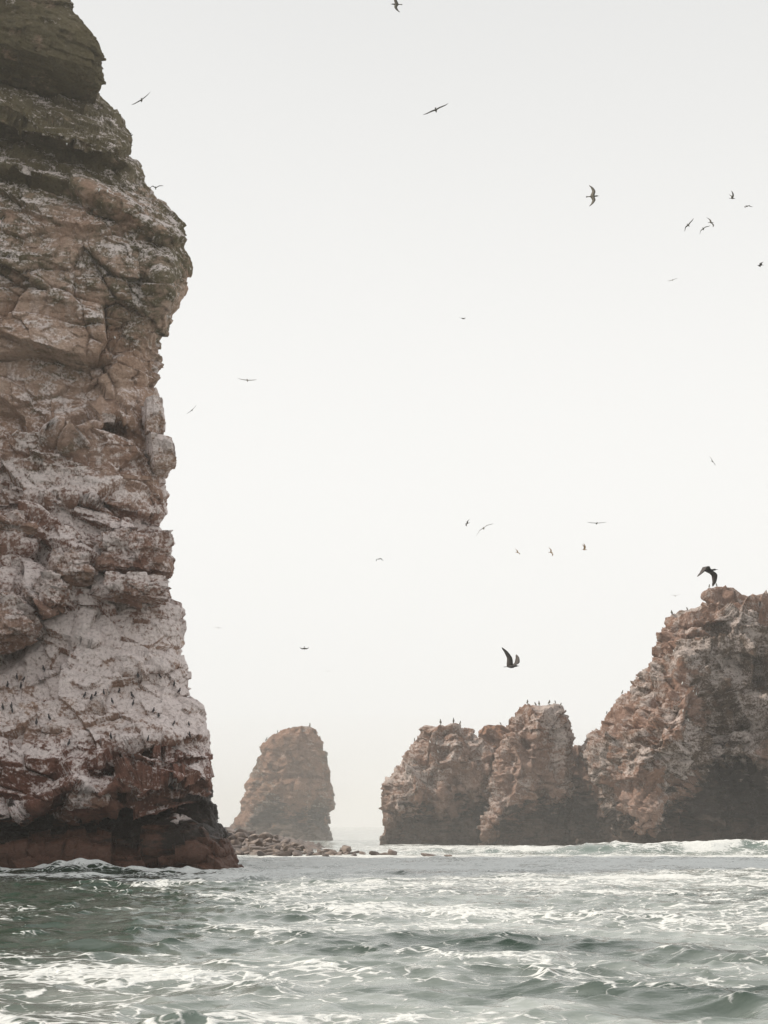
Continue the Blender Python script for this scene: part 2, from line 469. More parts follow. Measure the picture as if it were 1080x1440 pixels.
# ---- the near cliff
SIL = [(-90, 20), (-40, 30), (0, 40), (30, 95), (60, 118), (90, 128), (118, 134), (133, 141), (142, 150), (152, 165), (160, 172), (170, 180), (180, 178),
       (192, 187), (205, 190), (215, 186), (222, 183), (228, 195), (238, 203), (248, 210), (258, 208), (268, 215), (280, 228),
       (288, 238), (298, 240), (310, 252), (318, 262), (332, 267), (345, 262), (365, 268), (375, 268), (392, 264), (410, 262),
       (425, 255), (440, 248), (455, 243), (465, 236), (485, 228), (495, 226), (508, 230), (525, 228), (538, 221), (544, 215),
       (552, 224), (562, 228), (580, 228), (600, 230), (625, 232), (650, 236), (668, 236), (680, 235), (695, 237), (715, 236),
       (732, 230), (738, 228), (750, 235), (770, 238), (795, 240), (815, 240), (835, 240), (845, 243), (850, 257), (857, 264),
       (875, 262), (895, 257), (920, 258), (940, 266), (950, 270), (980, 268), (988, 280), (995, 287), (1015, 293), (1022, 298),
       (1050, 300), (1080, 302), (1110, 303), (1130, 306), (1150, 312), (1170, 320), (1200, 330), (1224, 340), (1245, 346)]
Y0 = curve([(-90, 99), (0, 97.5), (120, 96.5), (230, 94.5), (330, 93), (540, 93), (700, 91.5), (860, 91), (1000, 88.2), (1080, 86.4), (1118, 86.4),
            (1135, 87.8), (1160, 87.9), (1185, 86.9), (1224, 85.6), (1245, 85.2)])
sil = curve(SIL)

def ledge(px, py, line, h, prot, x0=-999, x1=999, lip=4.0, sx=15):
    L = curve(line)(px)
    a = sstep(0, 1, (py - (L - h)) / h) * (1 - sstep(-lip * 0.3, lip, py - L))
    return prot * a * sstep(x0 - sx, x0 + sx, px) * sstep(x1 + sx, x1 - sx, px)

def cliff_features(px, py):
    q = ledge(px, py, [(-50, 150), (0, 165), (60, 190), (130, 214), (190, 224)], 90, 4.2, lip=22)      # second ledge
    q += ledge(px, py, [(-50, 48), (20, 48), (60, 62), (100, 102), (140, 128)], 60, 1.5, lip=16)
    q += ledge(px, py, [(-50, 225), (0, 232), (100, 258), (180, 300), (262, 345)], 55, 2.2, lip=26)     # third band
    q += ledge(px, py, [(180, 396), (225, 396), (270, 404)], 80, 2.6, 214, 320, lip=110, sx=22)
    q += ledge(px, py, [(-50, 345), (40, 390), (70, 410)], 40, 1.0, -40, 60)
    q += ledge(px, py, [(-20, 620), (70, 600), (100, 618), (150, 590), (205, 605)], 55, 1.3, 60, 190, lip=14)
    q += ledge(px, py, [(-20, 700), (120, 700), (240, 735)], 40, 0.9, lip=8)
    q += ledge(px, py, [(-60, 765), (0, 765), (55, 770)], 45, 2.0, -80, 48, lip=12)
    q += ledge(px, py, [(-60, 820), (60, 836)], 40, 1.2, -80, 60, lip=10)
    q += ledge(px, py, [(90, 800), (150, 840)], 50, 1.5, 70, 150, lip=6)
    q += ledge(px, py, [(115, 900), (142, 910)], 30, 0.7, 118, 138, lip=3, sx=6)
    q += ledge(px, py, [(150, 944), (200, 945), (240, 940), (270, 930)], 30, 0.7, 170, 290, lip=3)
    q += ledge(px, py, [(40, 966), (100, 936)], 22, 0.5, 50, 95, lip=3)
    q += ledge(px, py, [(130, 996), (165, 992)], 18, 0.6, 138, 160, lip=3, sx=5)
    q += ledge(px, py, [(50, 1030), (110, 1022)], 20, 0.5, 55, 95, lip=3)
    q += ledge(px, py, [(150, 1060), (200, 1042), (300, 1035)], 25, 0.9, 160, 320, lip=8)
    q += ledge(px, py, [(200, 1068), (310, 1064)], 20, 0.8, 205, 320, lip=3)
    q += ledge(px, py, [(-60, 1155), (20, 1150), (50, 1132), (105, 1104), (140, 1120), (190, 1095), (310, 1096)], 30, 2.6, lip=13)
    q += ledge(px, py, [(60, 1150), (140, 1136), (185, 1128), (310, 1128)], 22, 1.8, 95, 320, lip=12)
    q += ledge(px, py, [(-60, 1186), (100, 1180), (220, 1190), (330, 1178)], 14, 0.7, lip=6) + ledge(px, py, [(-60, 1204), (60, 1198), (180, 1206), (340, 1198)], 12, 0.6, lip=5)
    q -= 2.0 * np.exp(-((px - 60) / 60) ** 2 - ((py - 1172) / 14) ** 2)
    # the deep slanting joint under the left lump
    d = (py - np.interp(px, [-50, 0, 40, 100, 145], [935, 930, 905, 860, 800]))
    q -= 1.8 * np.exp(-(d / 9) ** 2) * sstep(150, 120, px)
    return q

def build_cliff():
    rows = np.concatenate([np.linspace(-90, 0, 30)[:-1], np.linspace(0, 1226, 930), np.linspace(1229, 1245, 6)])
    t_off = np.linspace(-760, -12, 30)
    n_in = 330
    s = np.linspace(0, 1, n_in)
    R = len(rows)
    S = sil(rows) + 5.0 * fbm(np.stack([rows / 22, 0 * rows, 0 * rows], -1), 3, 5) * sstep(150, 200, rows) * sstep(1060, 1000, rows)
    S = S - 4
    e_front = np.concatenate([1 - s ** 1.0])                          # 1 at px=-8, 0 at silhouette
    e_front = 1 - (1 - e_front ** 1.25)
    px_in = S[:, None] - (S[:, None] + 8) * e_front[None]
    px = np.concatenate([np.repeat(t_off[None], R, 0), px_in], 1)
    py = np.repeat(rows[:, None], px.shape[1], 1)
    y0 = Y0(rows)[:, None]
    mpp = 0.0455
    rc = np.interp(rows, [-90, 130, 400, 860, 1100, 1245], [7, 6, 5, 4.5, 3.5, 3])[:, None]
    e = np.clip((S[:, None] - px) * mpp / rc, 0, 1)
    Yf = y0 + rc * (1 - np.sqrt(np.clip(1 - (1 - e) ** 2, 0, 1)))
    Yf = Yf - 20 * sstep(-40, -700, px)  # unseen left end bent forward to keep the sun off the face
    Yf = Yf - cliff_features(px, py) * sstep(-0.02, 0.16, e)
    # back side, from the silhouette to the left end
    nb = 46
    sb = np.linspace(0, 1, nb + 1)[1:]
    pxb = S[:, None] - (S[:, None] + 760) * sb[None] ** 1.6
    Yb = y0 + rc + 26 * np.sqrt(np.clip(1 - (1 - np.clip(sb * 2.2, 0, 1)) ** 2, 0, 1))[None] * np.ones((R, 1))
    PX = np.concatenate([px, pxb], 1); PY = np.concatenate([py, np.repeat(rows[:, None], nb, 1)], 1)
    YY = np.concatenate([Yf, Yb], 1)
    P = at(PX, PY, YY)
    N = grid_normals(P)
    N *= np.sign(-(N[:, 60:200, 1].mean()))
    big, small = rock_relief(P, 100)
    edge = np.concatenate([e, np.zeros((R, nb))], 1)
    zone = np.interp(rows, [-90, 0, 240, 330, 560, 690, 740, 860, 900, 1030, 1090, 1130, 1245],
                     [.75, .75, .7, .8, 1.0, 1.1, 1.4, 1.2, .62, .62, .9, .8, .8])[:, None]
    zs = np.interp(rows, [-90, 300, 700, 860, 900, 1040, 1100, 1245], [.65, .7, .75, .75, .6, .65, .8, .75])[:, None]
    P = P + N * ((big * zone * (0.25 + 0.75 * sstep(0, 0.9, edge)) + small * zs)[..., None])
    nz = sm_n = grid_normals(P)[..., 2]
    nz = nz * np.sign((grid_normals(P)[:, 60:200, 1].mean()) * -1)
    nn = fbm(P / 6.0, 4, 300)
    n2 = fbm(P / 2.2, 3, 310)
    g = np.interp(rows, [-90, 150, 250, 300, 480, 560, 640, 720, 800, 860, 900, 1000, 1040, 1075, 1110, 1160, 1245],
                  [.06, .12, .26, .30, .28, .38, .40, .53, .58, .58, .66, .66, .56, .40, .28, .1, 0])[:, None]
    guano = g + 0.22 * nn + 0.14 * n2 + 0.34 * np.clip(nz, -0.8, 0.7)
    tide_shade = PY - np.interp(PX, [-50, 0, 60, 110, 190, 310], [1140, 1128, 1134, 1136, 1128, 1100])
    wet = sstep(-14, 26, tide_shade + 16 * nn)
    wetlow = sstep(10, 48, PY - np.interp(PX, [0, 120, 240, 330], [1156, 1150, 1160, 1150]) + 16 * n2)
    spl = np.zeros_like(PX)
    for (sx_, sy_, rx_, ry_) in ((245, 1150, 20, 14), (85, 1146, 26, 5), (20, 1140, 30, 12), (120, 1112, 16, 9), (262, 1160, 14, 8)):
        spl += np.exp(-((PX - sx_) / rx_) ** 2 - ((PY - sy_) / ry_) ** 2)
    wet = wet - 0.9 * spl * sstep(-0.25, 0.25, n2 + 0.5 * nn)
    guano = guano + 0.6 * spl
    moss = np.interp(rows, [-90, 60, 240, 300, 360, 520, 600, 690, 720, 1245], [.95, .9, .78, .42, .45, .34, .3, .2, .0, 0])[:, None] + 0.35 * nn
    moss = moss + 0.25 * sstep(190, 260, PX) * sstep(260, 300, PY) * sstep(420, 380, PY)
    red = np.interp(rows, [-90, 500, 690, 740, 860, 900, 1020, 1060, 1245], [0, .15, .5, .85, .8, .45, .5, 1.0, 1.0])[:, None] + 0.3 * nn
    A = {'guano': guano, 'wet': wet, 'wetlow': wetlow, 'moss': np.clip(moss, 0, 1.2), 'red': np.clip(red, 0, 1)}
    A = {k: np.broadcast_to(v, PX.shape) for k, v in A.items()}
    root = empty('sea_cliff', (-28, 92, 0))
    tag(root, 'towering brown and guano-white rock cliff filling the left edge of the picture', 'cliff')
    o = finish_ring('rock_face', P, M_CLIFF, A, root, origin=(-28, 92, 0))
    return root, P

cliff_root, CLIFF_P = build_cliff()

def rock_block(name, poly, Yf, depth, seed, parent, A, res=26, rough=1.0, rnd=0.35, mat=None, slide=0.3):
    """a blunt broken block: outline corners (pixels) tl,tr,br,bl of its front, swept back by depth, rounded and fractured"""
    u = np.linspace(-1, 1, res)
    faces_, verts, n0 = [], [], 0
    (tl, tr, br, bl) = [np.array(p, float) for p in poly]
    for ax in range(3):
        for sg in (-1, 1):
            a, b = np.meshgrid(u, u, indexing='ij')
            c = np.zeros((res, res, 3)); c[..., ax] = sg; c[..., (ax + 1) % 3] = a; c[..., (ax + 2) % 3] = b
            verts.append(c.reshape(-1, 3))
            idx = np.arange(res * res).reshape(res, res) + n0
            q = np.stack([idx[:-1, :-1], idx[1:, :-1], idx[1:, 1:], idx[:-1, 1:]], -1).reshape(-1, 4)
            faces_.append(q if sg > 0 else q[:, ::-1]); n0 += res * res
    c = np.concatenate(verts)
    sph = c / np.linalg.norm(c, axis=1, keepdims=True)
    c2 = c * (1 - rnd) + sph * rnd * 1.12
    s, tt, dd = (c2[:, 0] + 1) / 2, (c2[:, 2] + 1) / 2, (c2[:, 1] + 1) / 2
    pos = (bl[None] * (1 - s)[:, None] + br[None] * s[:, None]) * (1 - tt)[:, None] + (tl[None] * (1 - s)[:, None] + tr[None] * s[:, None]) * tt[:, None]
    P = at(pos[:, 0], pos[:, 1], Yf)
    P[:, 1] += dd * depth; P[:, 0] -= slide * dd * depth
    cen = P.mean(0)
    N = P - cen; N /= np.linalg.norm(N, axis=1, keepdims=True) + 1e-6
    big, small = rock_relief(P, seed, 0.55)
    P = P + N * ((big * 0.75 + small * 1.3) * rough)[:, None]
    nn = fbm(P / 2.0, 3, seed + 5)
    up = np.clip(N[:, 2], -1, 1)
    at_ = {k: (v + 0.2 * nn + (0.35 * up if k == 'guano' else 0)) for k, v in A.items()}
    o = mesh_obj(name, P, np.concatenate(faces_), mat or M_CLIFF, parent, at_, origin=cen)
    return o

NOA = dict(guano=0.2, wet=-0.3, wetlow=0, moss=0.0, red=0.4)
def blk(name, poly, Y, d, seed, g, red, res, rough, rnd, moss=0.0, slide=0.3):
    rock_block(name, poly, Y, d, seed, cliff_root, dict(guano=g, wet=-.3, wetlow=0, moss=moss, red=red), res, rough, rnd, slide=slide)
blk('cap_rock', [(-150, -130), (112, -18), (180, 112), (-150, 14)], 91.5, 8.5, 901, .10, 0, 84, 1.0, .62, .75, .45)
blk('rock_block', [(148, 744), (236, 750), (238, 804), (146, 792)], 88.2, 4, 902, .50, .7, 40, 1.1, .3)
blk('rock_block', [(146, 800), (236, 808), (238, 842), (144, 832)], 87.4, 4, 903, .58, .7, 40, 1.1, .3)
blk('rock_block', [(-90, 815), (20, 824), (70, 888), (-90, 915)], 86.2, 5, 904, .56, .6, 46, 1.2, .5)
blk('rock_block', [(28, 808), (88, 798), (102, 838), (62, 868)], 87.2, 4, 905, .52, .6, 40, 1.1, .55)
blk('rock_block', [(72, 768), (128, 766), (140, 818), (88, 820)], 88.2, 4, 906, .52, .5, 34, 1.1, .55)
blk('rock_block', [(-40, 716), (44, 712), (56, 752), (-40, 756)], 88.6, 4, 907, .52, .5, 40, 1.1, .4)
blk('rock_slab', [(206, 552), (230, 556), (236, 612), (206, 606)], 92.3, 5, 908, .62, .05, 30, 0.6, .35, .1)
blk('rock_slab', [(212, 606), (244, 612), (250, 652), (218, 655)], 92.1, 5, 909, .62, .05, 30, 0.6, .35, .1)
blk('rock_block', [(100, 1106), (146, 1104), (160, 1132), (98, 1136)], 84.6, 3, 910, .55, .7, 34, 0.8, .5)

# ---- the far rocks
def stack(name, rows_l, rows_r, Yc, depth, seed, label, under=None, Q=None, nrow=200, ncol=240, relief=0.8, g0=0.45, mat=None, tide_shade=None, red0=.4, sq=0.8, small_k=1.0, moss0=0.1, lump=0.85, tap=6):
    y0, y1 = rows_l[0][0], rows_l[-1][0]
    rows = np.linspace(y0, y1, nrow)
    wob = fbm(np.stack([rows / 14, 0 * rows + seed, 0 * rows], -1), 3, seed)
    wob2 = fbm(np.stack([rows / 14, 0 * rows + seed + 40, 0 * rows], -1), 3, seed)
    taper = 0.35 + 0.65 * sstep(y0, y0 + tap, rows)
    l = curve(rows_l)(rows) + 3.0 * wob * taper; r = curve(rows_r)(rows) + 3.0 * wob2 * taper
    nf = int(ncol * 0.75)
    th = np.concatenate([np.linspace(0, math.pi, nf, endpoint=False), np.linspace(math.pi, 2 * math.pi, ncol - nf, endpoint=False)])
    ct, st = np.cos(th), np.sin(th)
    cs = np.sign(ct) * np.abs(ct) ** sq; ss = np.sign(st) * np.abs(st) ** sq
    cx, w = (l + r)[:, None] / 2, (r - l)[:, None] / 2
    px = cx - w * cs[None]
    py = np.repeat(rows[:, None], ncol, 1)
    dep = np.minimum(w * Yc / F_PX * depth, 16)
    YY = Yc - dep * ss[None]
    front = np.clip(ss, 0, 1)[None]
    if Q is not None: YY = YY - Q(px, py) * sstep(0.0, 0.55, front)
    if under is not None:
        L = curve(under[0])(px)
        YY = YY + under[1] * sstep(-6, 24, py - L + 8 * fbm(np.stack([px / 14, py / 14, 0 * px], -1), 3, seed + 60)) * sstep(0.0, 0.6, front)
    P = at(px, py, YY)
    N = grid_normals(P)
    if N[:, 10:nf - 10, 1].mean() > 0: N = -N
    big, small = rock_relief(P, seed, 1.0, 0.1, fine=True, lump=lump)
    P = P + N * ((1.45 * relief * big * (0.25 + 0.75 * front) + 1.15 * small_k * small)[..., None] * taper[:, None, None])
    nz = grid_normals(P)[..., 2]
    nn = fbm(P / 7.0, 4, seed + 30); n2 = fbm(P / 2.5, 3, seed + 31)
    guano = g0 + 0.45 * nn + 0.3 * n2 + 0.2 * np.clip(nz, -.8, .8)
    if tide_shade is None: wet = sstep(2.5, 0.5, P[..., 2] + 0.8 * nn)
    else: wet = sstep(-30, 40, py - curve(tide_shade)(px) + 24 * nn + 20 * n2)  # dark band follows the hollows: their shade painted in with the wet zone
    wetlow = 0.15 + 0.6 * sstep(4.5, 0.8, P[..., 2] + 2 * nn) + 0.3 * n2
    A = dict(guano=guano, wet=wet * 0.95, wetlow=wetlow, moss=np.clip(moss0 + .8 * nn + .4 * sstep(930, 1010, px) * sstep(860, 900, py), 0, 1), red=np.clip(red0 + 0.6 * nn, 0, 1))  # extra dark brown over the right part of the peak
    base = at((l[-1] + r[-1]) / 2, y1, Yc); base[2] = 0
    o = finish_ring(name, P, mat or M_STACK, A, origin=base)
    tag(o, label, 'sea stack')
    return P

STK = {}
STK['far'] = stack('sea_stack',
    [(1022, 422), (1026, 408), (1032, 392), (1040, 376), (1046, 370), (1060, 366), (1075, 360), (1085, 354), (1095, 352), (1105, 346), (1120, 345), (1132, 341), (1145, 338), (1155, 330), (1165, 322), (1182, 314)],
    [(1022, 437), (1027, 444), (1035, 449), (1048, 455), (1063, 457), (1075, 458), (1090, 462), (1104, 461), (1109, 465), (1120, 466), (1135, 468), (1143, 461), (1158, 460), (1165, 463), (1182, 466)],
    262, 0.9, 21, 'lone hazy sea stack with sloping top beyond the boulder bank', nrow=170, ncol=200, relief=0.55, g0=.12, red0=.75, moss0=.3,
    tide_shade=[(310, 1150), (350, 1140), (400, 1138), (470, 1150)], small_k=0.9, lump=.35)
STK['block'] = stack('sea_stack',
    [(1021, 596), (1024, 592), (1040, 592), (1050, 588), (1062, 580), (1072, 570), (1085, 559), (1100, 548), (1115, 544), (1130, 543), (1150, 545), (1170, 542), (1192, 539)],
    [(1021, 632), (1025, 650), (1032, 662), (1042, 672), (1060, 690), (1080, 698), (1192, 705)],
    200, 0.8, 22, 'blunt guano-streaked rock with dark hollow base, leftmost of the joined right-hand rocks', under=([(540, 1165), (562, 1140), (590, 1122), (640, 1118), (700, 1112)], 5.0), nrow=190, ncol=230, relief=.65, g0=.40,
    tide_shade=[(540, 1175), (562, 1146), (590, 1124), (640, 1121), (700, 1113)], red0=.35)
STK['pillar'] = stack('sea_stack',
    [(993, 762), (995, 752), (998, 740), (1003, 730), (1010, 722), (1022, 717), (1040, 710), (1060, 702), (1080, 698), (1100, 692), (1120, 690), (1135, 684), (1150, 682), (1165, 681), (1192, 680)],
    [(993, 768), (995, 776), (999, 785), (1008, 792), (1018, 800), (1030, 803), (1045, 804), (1070, 800), (1192, 806)],
    194, 0.85, 23, 'tall rounded rock pillar topped with seabirds, middle of the joined right-hand rocks', under=([(680, 1172), (712, 1142), (740, 1128), (762, 1112), (780, 1116), (806, 1110)], 4.5), nrow=210, ncol=220, relief=.6, g0=.42,
    tide_shade=[(680, 1180), (712, 1146), (740, 1130), (762, 1114), (780, 1119), (806, 1113)], red0=.4)

def peakQ(px, py):
    q = 4.2 * np.exp(-(((px - np.interp(py, [900, 1050, 1150], [1000, 925, 895])) / 55) ** 2)) * sstep(880, 1000, py)     # spur running down left
    q += 1.8 * np.exp(-((px - 1010) / 24) ** 2 - ((py - 850) / 20) ** 2)
    q -= 1.3 * np.exp(-((px - 1025) / 30) ** 2 - ((py - 890) / 14) ** 2)
    q -= 3.0 * sstep(965, 1020, px) * sstep(900, 960, py)
    return q
STK['peak'] = stack('sea_stack',
    [(826, 1008), (832, 998), (840, 994), (855, 990), (860, 975), (868, 948), (872, 942), (890, 935), (905, 930), (925, 926), (940, 912), (950, 905), (965, 896), (978, 885), (988, 874), (1000, 868), (1010, 856), (1020, 850), (1032, 838), (1045, 828), (1055, 822), (1080, 824), (1100, 834), (1130, 840), (1192, 846)],
    [(826, 1032), (832, 1040), (840, 1055), (846, 1080), (860, 1120), (880, 1160), (905, 1200), (925, 1230), (940, 1250), (950, 1260), (965, 1270), (978, 1280), (988, 1290), (1000, 1300), (1010, 1310), (1020, 1315), (1032, 1320), (1045, 1325), (1055, 1330), (1080, 1340), (1100, 1350), (1130, 1360), (1192, 1370)],
    192, 0.55, 24, 'largest rugged peak with a crowning knob rising out of the right edge', under=([(820, 1105), (868, 1138), (905, 1154), (935, 1140), (972, 1102), (1000, 1074), (1040, 1068), (1085, 1076), (1370, 1080)], 5.5), Q=peakQ,
    nrow=300, ncol=380, relief=.9, g0=.40, red0=.45, tide_shade=[(820, 1112), (868, 1142), (905, 1160), (935, 1144), (972, 1106), (1000, 1076), (1040, 1072), (1085, 1080), (1370, 1084)], moss0=.3, tap=22)
STK['backa'] = stack('sea_stack', [(1021, 686), (1024, 684), (1034, 677), (1044, 668), (1060, 655), (1192, 650)], [(1021, 706), (1024, 712), (1034, 720), (1044, 725), (1060, 735), (1192, 745)],
    208, 0.6, 25, 'low orange-brown rock wedged behind the blunt rock and the tall pillar', nrow=120, ncol=130, relief=.5, g0=.12, red0=.9, tide_shade=[(640, 1085), (760, 1085)])
STK['backb'] = stack('sea_stack', [(1048, 808), (1051, 802), (1056, 792), (1192, 785)], [(1048, 826), (1051, 838), (1056, 850), (1192, 880)],
    204, 0.6, 26, 'low dark saddle rock wedged between the tall pillar and the largest peak', nrow=110, ncol=120, relief=.5, g0=.15, red0=.2, tide_shade=[(780, 1105), (880, 1105)])

# ------------------------------------------------------------------ boulder bank
def boulder_mesh(seed):
    res = 9
    u = np.linspace(-1, 1, res)
    vs, fs, n0 = {}, [], 0
    V = []
    def vid(c):
        k = tuple(np.round(c, 4))
        if k not in vs: vs[k] = len(V); V.append(c)
        return vs[k]
    for ax in range(3):
        for sg in (-1, 1):
            def cc(i, j):
                c = np.zeros(3); c[ax] = sg; c[(ax + 1) % 3] = u[i]; c[(ax + 2) % 3] = u[j]; return c
            for i in range(res - 1):
                for j in range(res - 1):
                    q = [vid(cc(i, j)), vid(cc(i + 1, j)), vid(cc(i + 1, j + 1)), vid(cc(i, j + 1))]
                    fs.append(q if sg > 0 else q[::-1])
    V = np.array(V)
    S = V / np.linalg.norm(V, axis=1, keepdims=True)
    P = (V * 0.3 + S * 0.75)
    rng = np.random.default_rng(seed)
    for k in range(11):                          # chipped planes
        n = rng.normal(size=3); n /= np.linalg.norm(n)
        d = P @ n; lim = rng.uniform(0.45, 0.75)
        P = P - np.clip(d - lim, 0, None)[:, None] * n * 0.85
    P = P * (1 + 0.10 * fbm(P * 1.3 + seed * 3, 3, seed))[:, None]
    P *= np.array([1.0, 0.85, 0.68])
    me = bpy.data.meshes.new('boulder')
    me.from_pydata(P.tolist(), [], fs)
    me.polygons.foreach_set('use_smooth', np.ones(len(me.polygons), bool))
    me.materials.append(M_BOULDER if seed % 3 else M_BOULDER2)
    return me

boulder_meshes = [boulder_mesh(s) for s in range(1, 11)]
rngb = random.Random(4)
def put_boulder(x, Y, z, s, label, group=None, squash=1.0):
    o = bpy.data.objects.new('boulder', rngb.choice(boulder_meshes))
    C.objects.link(o)
    o.location = (x, Y, z)
    o.scale = (s * rngb.uniform(.9, 1.25), s * rngb.uniform(.8, 1.1), s * rngb.uniform(.8, 1.05) * squash)
    o.rotation_euler = (rngb.uniform(-.35, .35), rngb.uniform(-.35, .35), rngb.uniform(0, 6.28))
    tag(o, label, 'boulder', group)
    return o
bank_rows = [(126.5, 318, 500, .55), (130, 318, 512, .6), (134, 318, 506, .62), (139, 318, 470, .66), (145, 318, 440, .72), (152, 316, 412, .78), (160, 314, 392, .85), (168, 314, 362, .9)]
def mound(x, Y):
    return 1.55 * float(sstep(125, 170, np.array(Y))) * float(sstep(-4, -13, np.array(x)))
ROWN = ['front waterline', 'second', 'third', 'fourth', 'fifth', 'sixth', 'seventh', 'rearmost']
PLACE = ['by the cliff foot', 'left', 'middle', 'right', 'far right']
SAME = {}
for rk, (Y, a, b, s0) in enumerate(bank_rows):
    px = a
    while px < b:
        s = s0 * rngb.choice((.5, .7, .85, 1.0, 1.2, 1.55))
        px += s * 1.55 * F_PX / Y * 0.5
        x = (px - 540) / F_PX * Y * 1.0
        yy = Y + rngb.uniform(-1.8, 1.8)
        size = 'small' if s < .75 * s0 else 'large' if s > 1.1 * s0 else 'middling'
        s *= 0.78
        where = PLACE[min(4, max(0, int((px - a) / (b - a) * 5)))]
        lab = size + ' brown bank boulder in the ' + ROWN[rk] + ' row, ' + where
        SAME.setdefault(lab, []).append(put_boulder(x, yy, mound(x, yy) + 0.12 * s, s, lab, 'boulders in the bank'))
        px += s * 1.1 * F_PX / Y * 0.5
for lab, many in SAME.items():                      # alike neighbours: say which of them, left to right
    if len(many) > 1:
        many.sort(key=lambda q: q.location.x / q.location.y)
        words = ['left of two', 'right of two'] if len(many) == 2 else ['leftmost', 'second', 'third', 'fourth', 'fifth', 'sixth']
        if len(many) == 3: words = ['leftmost', 'middle one', 'rightmost']
        for q, w_ in zip(many, words): q['label'] = lab + ', ' + w_
put_boulder(*at(489, 1190, 130)[:2], .55, .62, 'pale pointed boulder perched on the right shoulder of the boulder bank')
put_boulder(*at(528, 1198, 126)[:2], .20, .50, 'small boulder awash just right of the boulder bank end')
put_boulder(*at(540, 1199, 127)[:2], .12, .42, 'low boulder awash between the two larger ones off the bank end')
put_boulder(*at(553, 1198, 126)[:2], .25, .62, 'larger rounded boulder awash below the blunt rock corner')
put_boulder(*at(605, 1203, 123)[:2], .10, .75, 'flat wave-washed boulder alone below the blunt rock', squash=.55)
put_boulder(*at(631, 1203, 123)[:2], .05, .5, 'smallest rightmost boulder barely above the foam', squash=.6)
# rubble that fills the bank underneath
bx, by = np.meshgrid(np.linspace(-24, -1.5, 120), np.linspace(123, 176, 140))
bz = np.vectorize(mound)(bx, by) * 1.0 - 0.35 + 0.35 * facets(np.stack([bx / .9, by / .9, 0 * bx], -1), 77)[0] * sstep(0, .3, np.vectorize(mound)(bx, by))
idx = np.arange(bx.size).reshape(bx.shape)
o = mesh_obj('rubble', np.stack([bx, by, bz], -1), np.stack([idx[:-1, :-1], idx[:-1, 1:], idx[1:, 1:], idx[1:, :-1]], -1).reshape(-1, 4), M_BOULDER)
tag(o, 'wet brown rubble packed under the boulders of the bank', 'rubble', kind='stuff')

# ------------------------------------------------------------------ birds
def bird_mesh(name, up1, up2, mats, left=None, sweep=0.10, wing=1.0, chord=1.3):
    """one continuous gull-like bird: forward +Y, span about 1.3 m; up1/up2 = inner and outer wing angle in degrees (right), left = the same pair"""
    V, Fc, MI = [], [], []
    st = [(.33, .004, .004, -.012), (.25, .012, .014, -.006), (.215, .032, .034, 0), (.17, .036, .038, .002), (.12, .036, .036, -.004), (.05, .055, .055, -.012),
          (-.06, .056, .052, -.012), (-.16, .036, .030, -.004), (-.21, .030, .014, 0), (-.29, .040, .007, .002), (-.36, .056, .004, .002)]
    k = 8
    for (y, w, h, zo) in st:
        for j in range(k):
            a = 2 * math.pi * j / k
            V.append((w * math.cos(a), y, zo + h * math.sin(a)))
    for i in range(len(st) - 1):
        for j in range(k):
            Fc.append((i * k + j, i * k + (j + 1) % k, (i + 1) * k + (j + 1) % k, (i + 1) * k + j)); MI.append(0)
    Fc.append(tuple(range(k))); MI.append(0)
    Fc.append(tuple(range((len(st) - 1) * k, len(st) * k))[::-1]); MI.append(0)
    for sg in (1, -1):
        a1, a2 = (up1, up2) if sg > 0 or left is None else left
        a1, a2 = math.radians(a1), math.radians(a2)
        x, z = .02, .01
        # span step, leading edge, chord, thickness
        secs = [(0, .075, .17, .022, 0), (.10, .095, .165, .018, a1), (.12, .125, .15, .014, a1), (.10, .13, .135, .012, (a1 + a2) / 2),
                (.12, .10 - sweep * .2, .12, .010, a2), (.12, .06 - sweep * .5, .095, .008, a2), (.10, .00 - sweep * .9, .065, .006, a2), (.07, -.05 - sweep * 1.3, .02, .003, a2)]
        base = len(V)
        for (dx, le, ch, tk, ang) in secs:
            ch *= chord
            x += dx * wing * math.cos(ang); z += dx * wing * math.sin(ang)
            nx, nz = -math.sin(ang), math.cos(ang)
            for (yy, hh) in ((le, 0), (le - ch * .3, tk), (le - ch, .0), (le - ch * .4, -tk * .5)):
                V.append((sg * (x + nx * hh), yy, z + nz * hh))
        for i in range(len(secs) - 1):
            for j in range(4):
                q = (base + i * 4 + j, base + i * 4 + (j + 1) % 4, base + (i + 1) * 4 + (j + 1) % 4, base + (i + 1) * 4 + j)
                Fc.append(q if sg < 0 else q[::-1]); MI.append(1)
        e = base + (len(secs) - 1) * 4
        Fc.append((e, e + 1, e + 2, e + 3)); MI.append(1)
    me = bpy.data.meshes.new(name)
    me.from_pydata(V, [], Fc)
    for m in mats: me.materials.append(m)
    me.polygons.foreach_set('material_index', np.array(MI, np.int32))
    me.polygons.foreach_set('use_smooth', np.ones(len(me.polygons), bool))
    return me

DK, OL, PL, BL = (M_DARKBIRD, M_WING), (M_OLIVE, M_OLIVE), (M_PALE, M_PALE), (M_BACKLIT, M_BACKLIT)
